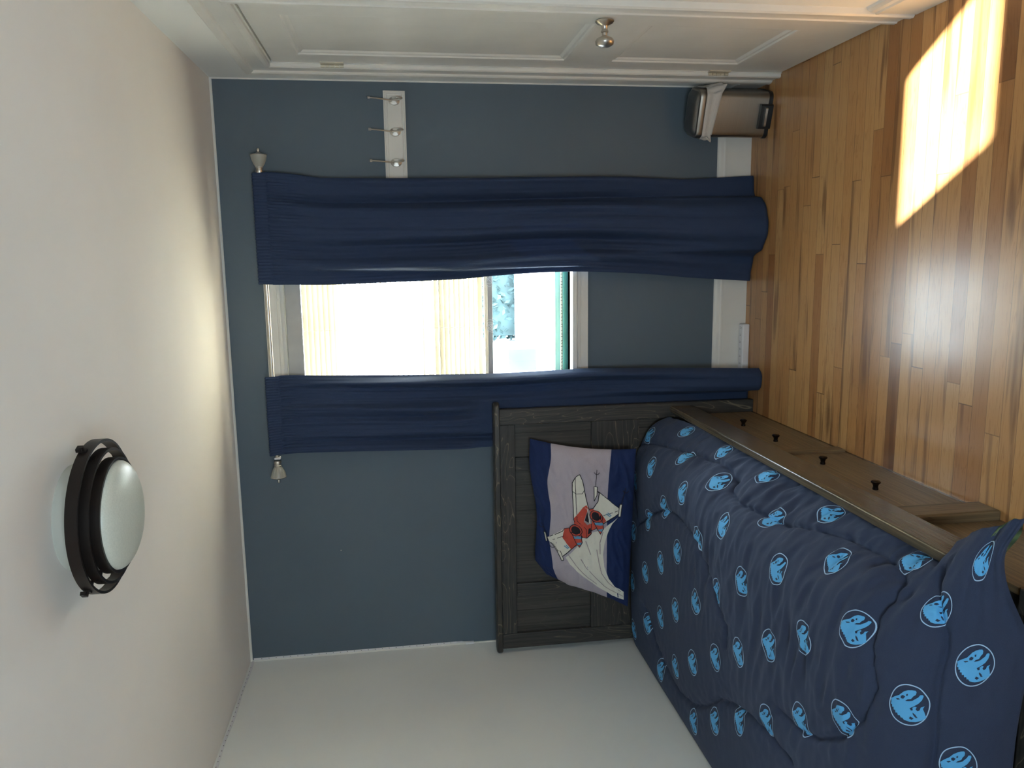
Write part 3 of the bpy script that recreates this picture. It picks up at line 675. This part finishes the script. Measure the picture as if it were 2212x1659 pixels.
SEAMS = [seam([(270, 640), (320, 570), (430, 530), (700, 540), (1000, 640), (1130, 740), (1240, 900), (1250, 1060), (1400, 1240), (1640, 1340), (1820, 1410)], 1320, 850, .1808, .585)
         + seam([(850, 700), (950, 715), (1130, 800), (1240, 900), (1300, 1030), (1300, 1150), (1285, 1290), (1300, 1480)], 1400, 850, .3671, .59)
         + seam([(800, 1200), (750, 1380), (650, 1490), (500, 1500), (370, 1440), (260, 1330)], 1600, 1059, .3617, .59),
         seam([(240, 900), (350, 1560), (500, 1430), (620, 1390), (730, 1420), (850, 1530)], 1320, 850, .1808) + seam([(290, 870), (340, 1000), (380, 1100), (440, 1280), (480, 1380), (470, 1500)], 1400, 850, .3671),
         seam([(1100, 60), (1170, 330), (1260, 540), (1350, 700), (1450, 780), (1540, 790), (1640, 740), (1750, 780), (1870, 860), (2000, 980), (2200, 1220)], 1080, 1300, .2893),
         [(.05, 2.03), (.4, 2.04), (.8, 2.035), (1.02, 2.02), (1.12, 1.97), (1.2, 1.92)]]
SEG = []
for s_ in SEAMS:
    for p, q in zip(s_, s_[1:]): SEG.append((p[0], p[1], q[0] - p[0], q[1] - p[1], (q[0] - p[0]) ** 2 + (q[1] - p[1]) ** 2 + 1e-9))
def seamd(a, b_):
    best = 9.
    for (x, y, dx, dy, L) in SEG:
        if abs(a - x) > .3 and abs(a - x - dx) > .3: continue
        t = ((a - x) * dx + (b_ - y) * dy) / L; t = 0 if t < 0 else (1 if t > 1 else t)
        ex, ey = a - x - t * dx, b_ - y - t * dy; d = ex * ex + ey * ey
        if d < best: best = d
    return math.sqrt(best)
NA, NB = int(AMAX / CELL) + 1, int(BMAX / CELL) + 1
def pt(lst, a, k): return sinterp(a, [(q[0], q[k]) for q in lst])
colR = [(pt(ACR, i * AMAX / (NA - 1), 1), pt(ACR, i * AMAX / (NA - 1), 2)) for i in range(NA)]
colF = [(pt(ACF, i * AMAX / (NA - 1), 1), pt(ACF, i * AMAX / (NA - 1), 2)) for i in range(NA)]
rowL = [(pt(ALO, j * BMAX / (NB - 1), 1), pt(ALO, j * BMAX / (NB - 1), 2)) for j in range(NB)]
G_ = []
for j in range(NB):
    bb = j * BMAX / (NB - 1); yl, zl = rowL[j]; wf = sst(bb, 1.80, 1.98); row = []
    for i in range(NA):
        a = i * AMAX / (NA - 1); x = lerp(colR[i][0], colF[i][0], wf); z = lerp(colR[i][1], colF[i][1], wf)
        cw = sst(a, .95, 1.25) * wf
        drop = (.603 - zl) * lerp(1., .30, cw) if bb > 1 else (.603 - zl)
        y = Y0 + yl; z -= drop
        y += .02 * cw * sst(bb, 1.95, 2.2)
        if bb < .35:     # head end: edge pulled inwards, sheet shows
            tk = (1 - bb / .35) * sst(a, 1.0, 1.3); z += .05 * tk; x -= .012 * tk
        # puffy quilting, stitches and wrinkles
        d = seamd(a, bb)
        edge = sst(a, .0, .1) * sst(bb, 0., .08)
        puff = .016 * (1 - math.exp(-d / .05)) - .012 * math.exp(-(d / .007) ** 2)
        pk = math.exp(-d / .06) * .006 * noise.noise(Vector((a * 34, bb * 34, 1.)))
        wz = sst(a, .35, .8) * sst(bb, .45, .9) * (1 - .6 * wf)
        rid = 1 - abs(noise.noise(Vector((a * 6 + .8 * bb, bb * 19 - a * 3, 5.))) * 2)
        wr = wz * (.0085 * (rid - .6) + .004 * noise.noise(Vector((a * 14, bb * 44, 9.))))
        lo = .010 * noise.noise(Vector((a * 3.1, bb * 3.1, 2.)))
        sid = sst(a, .9, 1.1) * (.020 * noise.noise(Vector((a * 4, bb * 9, 4.))) + .008 * noise.noise(Vector((a * 12, bb * 26, 6.))))
        hgt = (puff - .012 + pk + wr + lo + sid) * edge
        # push along rough normal
        nx = sst(a, .95, 1.15) * .75; ny = -wf * sst(bb, 1.9, 2.1) * .85; nz = math.sqrt(max(.15, 1 - min(.9, nx * nx + ny * ny)))
        x2 = x + hgt * nx + cw * (.040 * sst(bb, 1.93, 2.18))
        if a > .9 and wf < .5: x2 = min(x2, -.7335)
        row.append(Vector((max(x2, X0), y + hgt * ny, z + hgt * nz)))
    G_.append(row)
def S(a, b_):
    fa = max(0., min(NA - 1.001, a / AMAX * (NA - 1))); fb = max(0., min(NB - 1.001, b_ / BMAX * (NB - 1)))
    i, j = int(fa), int(fb); u, v = fa - i, fb - j
    return (G_[j][i] * (1 - u) + G_[j][i + 1] * u) * (1 - v) + (G_[j + 1][i] * (1 - u) + G_[j + 1][i + 1] * u) * v
def Sn(a, b_, h=.008):
    n_ = (S(a + h, b_) - S(a - h, b_)).cross(S(a, b_ - h) - S(a, b_ + h)); return n_.normalized()
b = MB(); vs = [p for r in G_ for p in r]; nb = len(vs)
nrm = []
for j in range(NB):
    for i in range(NA):
        i0, i1, j0, j1 = max(i - 1, 0), min(i + 1, NA - 1), max(j - 1, 0), min(j + 1, NB - 1)
        q = (G_[j][i1] - G_[j][i0]).cross(G_[j0][i] - G_[j1][i]); nrm.append(q.normalized() if q.length > 0 else Vector((0, 0, 1)))
top = [(j * NA + i, (j + 1) * NA + i, (j + 1) * NA + i + 1, j * NA + i + 1) for j in range(NB - 1) for i in range(NA - 1)]
b.add(vs, top, M['comf'])
def under(i, j):
    p = vs[j * NA + i]; nn = nrm[j * NA + i]; eg = min(1., (NA - 1 - i) / 5., (NB - 1 - j) / 5., j / 5. + .1, i / 5. + .1)
    q = p - nn * (.004 + .020 * eg); return Vector((max(q.x, X0), q.y, q.z))
ST = 1
und = [under(i, j) for j in range(NB) for i in range(NA)]
b.add(und, [(f[3], f[2], f[1], f[0]) for f in top], M['plaid'])
rim = []
for i in range(NA - 1): rim += [(i, i + 1, nb + i + 1, nb + i), ((NB - 1) * NA + i + 1, (NB - 1) * NA + i, nb + (NB - 1) * NA + i, nb + (NB - 1) * NA + i + 1)]
for j in range(NB - 1): rim += [((j + 1) * NA, j * NA, nb + j * NA, nb + (j + 1) * NA), (j * NA + NA - 1, (j + 1) * NA + NA - 1, nb + (j + 1) * NA + NA - 1, nb + j * NA + NA - 1)]
k0 = len(b.f); mi_ = b.mat(M['plaid'])
for f in rim: b.f.append(f); b.mi.append(mi_)
# printed badge: tessellated flat art, laid on the cloth
def tess(poly, cell):
    bmm = bmesh.new(); f = bmm.faces.new([bmm.verts.new((x, y, 0)) for x, y in poly])
    bmesh.ops.triangulate(bmm, faces=[f])
    xs = [p[0] for p in poly]; ys = [p[1] for p in poly]
    for ax, lo_, hi_ in ((0, min(xs), max(xs)), (1, min(ys), max(ys))):
        k = math.ceil(lo_ / cell)
        while k * cell < hi_:
            no = (1, 0, 0) if ax == 0 else (0, 1, 0); co = (k * cell, 0, 0) if ax == 0 else (0, k * cell, 0)
            bmesh.ops.bisect_plane(bmm, geom=bmm.verts[:] + bmm.edges[:] + bmm.faces[:], plane_co=co, plane_no=no); k += 1
    bmesh.ops.triangulate(bmm, faces=bmm.faces[:])
    bmm.verts.index_update(); V = [(v.co.x, v.co.y) for v in bmm.verts]
    F = []
    for q in bmm.faces:
        ids = [v.index for v in q.verts]
        p0, p1, p2 = [V[i] for i in ids[:3]]
        if (p1[0] - p0[0]) * (p2[1] - p0[1]) - (p1[1] - p0[1]) * (p2[0] - p0[0]) < 0: ids.reverse()
        F.append(tuple(ids))
    bmm.free(); return V, F
EC, ES = (1440, 1392), .000178      # badge art on a traced grid: x right, y down
BODY = [(1490, 1182), (1503, 1200), (1500, 1235), (1478, 1262), (1462, 1300), (1425, 1318), (1404, 1345), (1440, 1335), (1480, 1318), (1505, 1290), (1530, 1262), (1548, 1225), (1575, 1218), (1585, 1235), (1572, 1290), (1545, 1340), (1500, 1390), (1462, 1425), (1480, 1450), (1500, 1440), (1492, 1410), (1515, 1385), (1535, 1390), (1528, 1420), (1550, 1440), (1570, 1420), (1575, 1385), (1612, 1362), (1600, 1400), (1622, 1440), (1650, 1510), (1600, 1560), (1545, 1590), (1480, 1605), (1420, 1600), (1395, 1575), (1385, 1585), (1370, 1555), (1350, 1562), (1338, 1532), (1318, 1540), (1308, 1508), (1288, 1512), (1282, 1480), (1262, 1484), (1256, 1455), (1236, 1452), (1238, 1425), (1222, 1385), (1262, 1345), (1320, 1300), (1368, 1230), (1410, 1200), (1450, 1186)]
HOLES = [[(1345, 1300), (1365, 1280), (1395, 1290), (1380, 1325), (1350, 1330)], [(1400, 1258), (1418, 1245), (1420, 1270), (1405, 1280)], [(1290, 1355), (1330, 1340), (1345, 1350), (1310, 1368)], [(1500, 1470), (1530, 1490), (1560, 1530), (1535, 1530), (1505, 1495)], [(1480, 1530), (1520, 1545), (1500, 1570), (1470, 1560)]]
art = []
def cv(p): return ((p[0] - EC[0]) * ES, -(p[1] - EC[1]) * ES)
art.append((tess([cv(p) for p in BODY], .0075), .0016, M['emb']))
for hpoly in HOLES: art.append((tess([cv(p) for p in hpoly], .0075), .0022, M['comf']))
RV, RF = [], []; K = 48
for k in range(K):
    t = 2 * math.pi * k / K
    for rr_ in (1.0, .945): RV.append((.0415 * rr_ * math.cos(t), .0490 * rr_ * math.sin(t)))
for k in range(K): q = (k + 1) % K; RF.append((2 * k, 2 * q, 2 * q + 1, 2 * k + 1))
art.append(((RV, RF), .0014, M['embring']))
cnt = 0
for j in range(-8, 14):
    for i in range(-14, 12):
        cx = -1.26 + .121 * i; cyl = -1.0 - .19 * j
        if (i - j) % 2: continue
        a0 = cx - X0; b0 = -(cyl - Y0)
        if a0 > .98: a0 = a0 + .0
        if b0 > 2.12: b0 -= .095
        elif b0 > 1.95: b0 -= .02
        if not (.052 < a0 < AMAX - .045 and .048 < b0 < BMAX - .045): continue
        cnt += 1
        for (V, F), off, m_ in art:
            vv = []
            for (ex, ey) in V:       # badge right -> towards the foot, badge up -> away from the wall
                A, B = a0 + ey, b0 + ex; vv.append(S(A, B) + Sn(A, B) * off)
            b.add(vv, F, m_)
co = b.build('comforter', smooth=True, recalc=False)
tag(co, 'navy comforter printed with bright blue oval dinosaur badges, tucked inside the side rail', 'comforter')

# ------------------------------------------------------------------ pillow
PT = dict(TR=Vector((-.812, -.178, 1.085)), TL=Vector((-1.485, -.175, 1.052)), BR=Vector((-.852, -.300, .628)), BL=Vector((-1.600, -.290, .655)))
# u: 0 at the right end (photo top) .. 1 left ; v: 0 top .. 1 bottom
def pil(u, v, side=1):
    p = (PT['TR'] * (1 - u) + PT['TL'] * u) * (1 - v) + (PT['BR'] * (1 - u) + PT['BL'] * u) * v
    nn = Vector((0.0, -.95, .30)).normalized()
    e = (max(0., 1 - abs(2 * u - 1) ** 3.2) * max(0., 1 - abs(2 * v - 1) ** 3.0)) ** .55
    pin = .020 * ((2 * u - 1) ** 2) * (1 - (2 * v - 1) ** 2) * (1 if u < .5 else -1)      # waisted ends
    p = p + Vector((-pin, 0, 0)) + Vector((0, 0, .012 * math.sin(u * 9) * (1 - v) * .8))
    if u > .86 and v < .35: q = (u - .86) / .14 * (1 - v / .35); p = p + Vector((.0, 0, -.045 * q)) + Vector((.02 * q, 0, 0))
    w1 = .006 * noise.noise(Vector((u * 9, v * 5, 3.))) + .004 * noise.noise(Vector((u * 26 + v * 10, v * 9, 1.))) + .010 * noise.noise(Vector((u * 3, v * 3, 8.)))
    rad = .004 * math.sin(v * 40 + 3 * u) * math.exp(-u / .08) + .004 * math.sin(v * 34 + 2) * math.exp(-(1 - u) / .1) + .005 * math.sin(u * 46) * math.exp(-(1 - v) / .10)
    cr_ = .022 * (.5 - abs(noise.noise(Vector((u * 5 + v * 4, v * 13 - u * 6, 11.))))) * (sst(abs(v - .5), .2, .42) + .4)
    if side > 0: return p + nn * (.062 * e + (w1 + rad + cr_) * (.25 + .75 * e))
    q = p - nn * (.030 * e); return q
def pnorm(u, v, h=.01):
    return (pil(u + h, v) - pil(u - h, v)).cross(pil(u, v - h) - pil(u, v + h)).normalized() * -1
pl = thing('pillow', (-1.2, -.24, .62), 'navy and grey pillow printed with a red and white aircraft, propped on the headboard', 'pillow')
NU, NV = 150, 100
B1, B2 = 18, 76
def vw(u, k):      # bands wobble with the cloth
    v = k / NV; w1 = .022 * math.sin(u * 7 + 1) + .012 * math.sin(u * 17); w2 = .012 * math.sin(u * 6 + 2)
    if k <= B1: return v + w1 * (k / B1)
    if k <= B2: return v + lerp(w1, w2, (k - B1) / (B2 - B1))
    return v + w2 * (NV - k) / (NV - B2)
b = MB(); vs = [pil(i / NU, vw(i / NU, k)) for k in range(NV + 1) for i in range(NU + 1)]
for lo_, hi_, m_ in ((0, B1, 'pnavy'), (B1, B2, 'pgrey'), (B2, NV, 'pnavy')):
    sub = vs[lo_ * (NU + 1):(hi_ + 1) * (NU + 1)]
    b.add(sub, [(k * (NU + 1) + i, k * (NU + 1) + i + 1, (k + 1) * (NU + 1) + i + 1, (k + 1) * (NU + 1) + i) for k in range(hi_ - lo_) for i in range(NU)], M[m_])
nrmtest = pnorm(.5, .5); sg = 1 if nrmtest.y < 0 else -1
# art traced on the cloth: photo pixels of the print -> (u, v)
def q2uv(cx, cy):
    X = 1130 + cx * .22915; Y = 940 + cy * .22915
    u = (Y - 953) / (1300 - 953); xl = lerp(1150, 1170, u); xr = lerp(1364, 1350, u)
    return u, (X - xl) / (xr - xl)
def pput(poly, off, m_):
    pts = [q2uv(*p) for p in poly]; V, F = tess([(u, v) for u, v in pts], .02)
    b.add([pil(u, v) + pnorm(u, v) * sg * off for u, v in V], F, m_)
def stroke(pts, wd, off=.0024, m_=None, closed=False):
    P = [Vector((x, y, 0)) for x, y in pts]
    if closed: P.append(P[0])
    for p, q in zip(P, P[1:]):
        d = (q - p); L = d.length; n_ = max(1, int(L / 25)); d.normalize(); e = Vector((-d.y, d.x, 0)) * wd / 2
        for k in range(n_):
            a_, c_ = p + (q - p) * (k / n_) - d * .6, p + (q - p) * ((k + 1) / n_) + d * .6
            uv = [q2uv(t.x, t.y) for t in (a_ + e, a_ - e, c_ - e, c_ + e)]
            b.add([pil(u, v) + pnorm(u, v) * sg * off for u, v in uv], [(0, 1, 2, 3)], m_ or M['ink'])
def shape(poly, off, m_, ln=7): pput(poly, off, m_); stroke(poly, ln, off + .0007, closed=True)
# vapour trail
pput([(560, 960), (640, 880), (740, 830), (870, 690), (820, 760), (780, 860), (755, 960), (745, 1080), (760, 1200), (800, 1320), (850, 1385), (925, 1420), (925, 1505), (830, 1500), (700, 1450), (620, 1390), (540, 1330), (470, 1270), (430, 1200), (470, 1140), (520, 1060)], .0012, M['cream'])
for pl_ in ([(560, 1180), (600, 1250), (680, 1330), (760, 1420), (920, 1470)], [(690, 1040), (715, 1180), (740, 1280), (800, 1370), (925, 1440)], [(450, 1160), (520, 1260), (610, 1350), (700, 1420)], [(740, 850), (715, 960), (720, 1080)], [(590, 980), (640, 1110)]): stroke(pl_, 7, .0018, M['taupe'])
# one pair of swept wings (a plain aircraft)
shape([(470, 870), (400, 900), (385, 930), (255, 1035), (268, 1062), (400, 1205), (470, 1100), (530, 1020), (560, 940)], .0020, M['cream'])
pput([(470, 872), (400, 902), (385, 1000), (470, 1098), (530, 1018), (558, 940)], .0027, M['red'])
shape([(620, 650), (655, 640), (700, 560), (712, 480), (700, 460), (885, 605), (880, 650), (712, 800), (640, 860)], .0020, M['cream'])
pput([(622, 652), (650, 642), (742, 700), (768, 742), (712, 798), (642, 856)], .0027, M['red'])
stroke([(420, 960), (300, 1050)], 5); stroke([(745, 690), (870, 628)], 5)
for c_ in ((430, 1088), (790, 680)):
    stroke([(c_[0] - 22, c_[1] - 8), (c_[0] + 16, c_[1] + 14)], 9, .0030, M['pblue']); stroke([(c_[0] - 8, c_[1] - 22), (c_[0] + 22, c_[1] + 2)], 9, .0030, M['pblue'])
for pod, mast in ((((218, 992), (240, 990), (262, 1078), (246, 1086)), ((232, 1000), (212, 930), (190, 908))), (((355, 1155), (380, 1148), (418, 1228), (400, 1244)), ((370, 1160), (330, 1110), (305, 1090))), (((668, 418), (698, 418), (694, 500), (666, 560)), ((684, 425), (690, 250))), (((886, 560), (906, 562), (892, 682), (870, 684)), ((896, 566), (936, 412)))):
    shape(list(pod), .0030, M['cream'], 6); stroke(list(mast), 5, .0030)
    e = mast[-1]; stroke([(e[0] - 22, e[1] + 26), (e[0] - 8, e[1] + 44), (e[0] + 12, e[1] + 44), (e[0] + 24, e[1] + 26)], 5, .0030)
# fuselage
shape([(548, 312), (512, 350), (484, 410), (482, 790), (560, 948), (600, 948), (638, 890), (640, 760), (618, 660), (586, 470), (570, 372)], .0030, M['cream'])
pput([(600, 612), (570, 640), (482, 772), (484, 830), (562, 946), (600, 946), (637, 888), (640, 760), (618, 660)], .0037, M['red'])
stroke([(510, 352), (512, 790), (596, 860), (596, 944)], 5, .0040); stroke([(484, 492), (512, 515), (565, 508), (584, 472)], 5, .0040)
pput([(612, 640), (570, 780), (600, 815), (640, 790), (636, 700)], .0040, M['taupe']); pput([(604, 672), (578, 770), (612, 790), (618, 700)], .0045, M['ink']); stroke([(600, 640), (622, 790)], 6, .0048, M['cream'])
shape([(612, 850), (632, 838), (634, 880), (612, 900)], .0044, M['ink'], 4)
# two jet intakes with blue banded nozzles
for (ex, ey) in ((500, 890), (680, 712)):
    circ = [(ex + 56 * math.cos(t * .2618 * 2), ey + 58 * math.sin(t * .2618 * 2)) for t in range(12)]
    shape([(ex - 40, ey + 30), (ex + 44, ey + 20), (ex + 62, ey + 110), (ex + 40, ey + 168), (ex + 10, ey + 130)], .0046, M['red'], 6)
    pput([(ex - 18, ey + 62), (ex + 52, ey + 52), (ex + 56, ey + 74), (ex - 10, ey + 88)], .0050, M['pblue']); pput([(ex + 14, ey + 124), (ex + 58, ey + 108), (ex + 50, ey + 142), (ex + 22, ey + 146)], .0050, M['pblue'])
    shape(circ, .0052, M['red'], 7); pput([(ex + (x - ex) * .74, ey + (y - ey) * .74) for x, y in circ], .0058, M['ink'])
b.build('pillow_front', pl, smooth=True, recalc=False)
b = MB(); vs = [pil(i / 50, k / 34, -1) for k in range(35) for i in range(51)]
b.add(vs, [(k * 51 + i, (k + 1) * 51 + i, (k + 1) * 51 + i + 1, k * 51 + i + 1) for k in range(34) for i in range(50)], M['pnavy']); b.build('pillow_back', pl, smooth=True, recalc=False)

# ------------------------------------------------------------------ ceiling light
LC = (-.569, -1.750)
lt = thing('ceiling_light', (LC[0], LC[1], H), 'flush ceiling light with three dark bronze rings around a frosted dome', 'ceiling light')
c3 = (LC[0], LC[1], 0)
b = MB(); b.lathe([(.0, 2.4), (.119, 2.4), (.120, 2.396), (.120, 2.352), (.0, 2.352)], c3, M['pan'], seg=72); b.build('light_pan', lt, smooth=True, auto=40)
def bandring(r, z0, z1, nm):
    b = MB(); b.lathe([(r - .006, z0), (r, z0), (r, z1), (r - .006, z1), (r - .006, z0)], c3, M['bronze'], seg=96); return b.build(nm, lt, smooth=True, auto=40)
bandring(.174, 2.328, 2.353, 'bronze_ring'); bandring(.153, 2.314, 2.338, 'bronze_ring'); bandring(.131, 2.300, 2.324, 'bronze_ring')
b = MB(); pf = [(.124, 2.352), (.124, 2.304)] + [(.124 * math.cos(t * math.pi / 24), 2.304 - .040 * math.sin(t * math.pi / 24)) for t in range(1, 13)]
b.lathe(pf, c3, M['frost'], seg=72); b.build('glass_dome', lt, smooth=True, auto=60)
for k in range(3):
    b = MB(); t = math.radians(-20 + 120 * k) ; e = Vector((math.cos(t), math.sin(t), 0)); s2 = Vector((-e.y, e.x, 0)); C0 = Vector(c3)
    b.obox(C0 + e * .1655 + Vector((0, 0, 2.3405)), e * .0125, s2 * .007, (0, 0, .0035), M['bronze']); b.obox(C0 + e * .144 + Vector((0, 0, 2.3255)), e * .0125, s2 * .007, (0, 0, .0035), M['bronze'])
    b.tube([C0 + e * .172 + Vector((0, 0, 2.346)), C0 + e * .186 + Vector((0, 0, 2.346))], .005, M['bronze']); b.obox(C0 + e * .181 + Vector((0, 0, 2.350)), e * .004, s2 * .008, (0, 0, .006), M['bronze'])
    b.build('ring_clip', lt)

b = MB(); q_ = right * ((829.5 - 1188) / 1692.86) + fwd - up * ((737 - 1106) / 1692.86); q_ = CAM + q_ * (-CAM.y / q_.y)
b.lathe([(0, .006), (.002, .006), (.0035, .004), (.0018, .003), (.0018, 0)], (q_.x, 0, q_.z), M['chrome'], (0, -1, 0), 16)
tag(b.build('wall_screw', smooth=True), 'tiny bare metal screw left in the blue wall above the headboard', 'screw')
# ------------------------------------------------------------------ light strip along the ceiling line
lsx = thing('light_strip', (XL, -1.2, H), 'thin white adhesive light strip along the left wall ceiling line and corner', 'light strip')
b = MB(); pts = []
y = -.004
while y > -3.9: pts.append((XL + .0015, y, H - .012 + .0025 * math.sin(y * 17))); y -= .03
vs = []; 
for p in pts: vs += [(p[0], p[1], p[2] - .005), (p[0], p[1], p[2] + .005), (p[0] + .0022, p[1], p[2] + .005), (p[0] + .0022, p[1], p[2] - .005)]
fs = []
for j in range(len(pts) - 1):
    for k in range(4): q = (k + 1) % 4; fs.append((j * 4 + k, j * 4 + q, (j + 1) * 4 + q, (j + 1) * 4 + k))
b.add(vs, fs + [(0, 1, 2, 3), tuple(len(vs) - 4 + k for k in range(4))], M['white'])
for j in range(2, 120):
    y = -.033 * j; b.box(XL + .0036, y - .0022, H - .0135, XL + .0042, y + .0022, H - .0105, M['dot'])
b.build('ceiling_run', lsx)
b = MB(); b.box(XL + .0072, -.0032, 1.40, XL + .016, -.0010, 2.385, M['white'])
for j in range(1, 29): b.box(XL + .010, -.0036, 2.38 - .033 * j, XL + .0135, -.0032, 2.383 - .033 * j, M['dot'])
b.tube([(XL + .012, -.004, 1.43), (XL + .016, -.012, 1.40), (XL + .012, -.010, 1.37)], .003, M['white'], 8); b.box(XL + .004, -.016, 1.345, XL + .014, -.004, 1.385, M['white'])
b.build('corner_run', lsx)
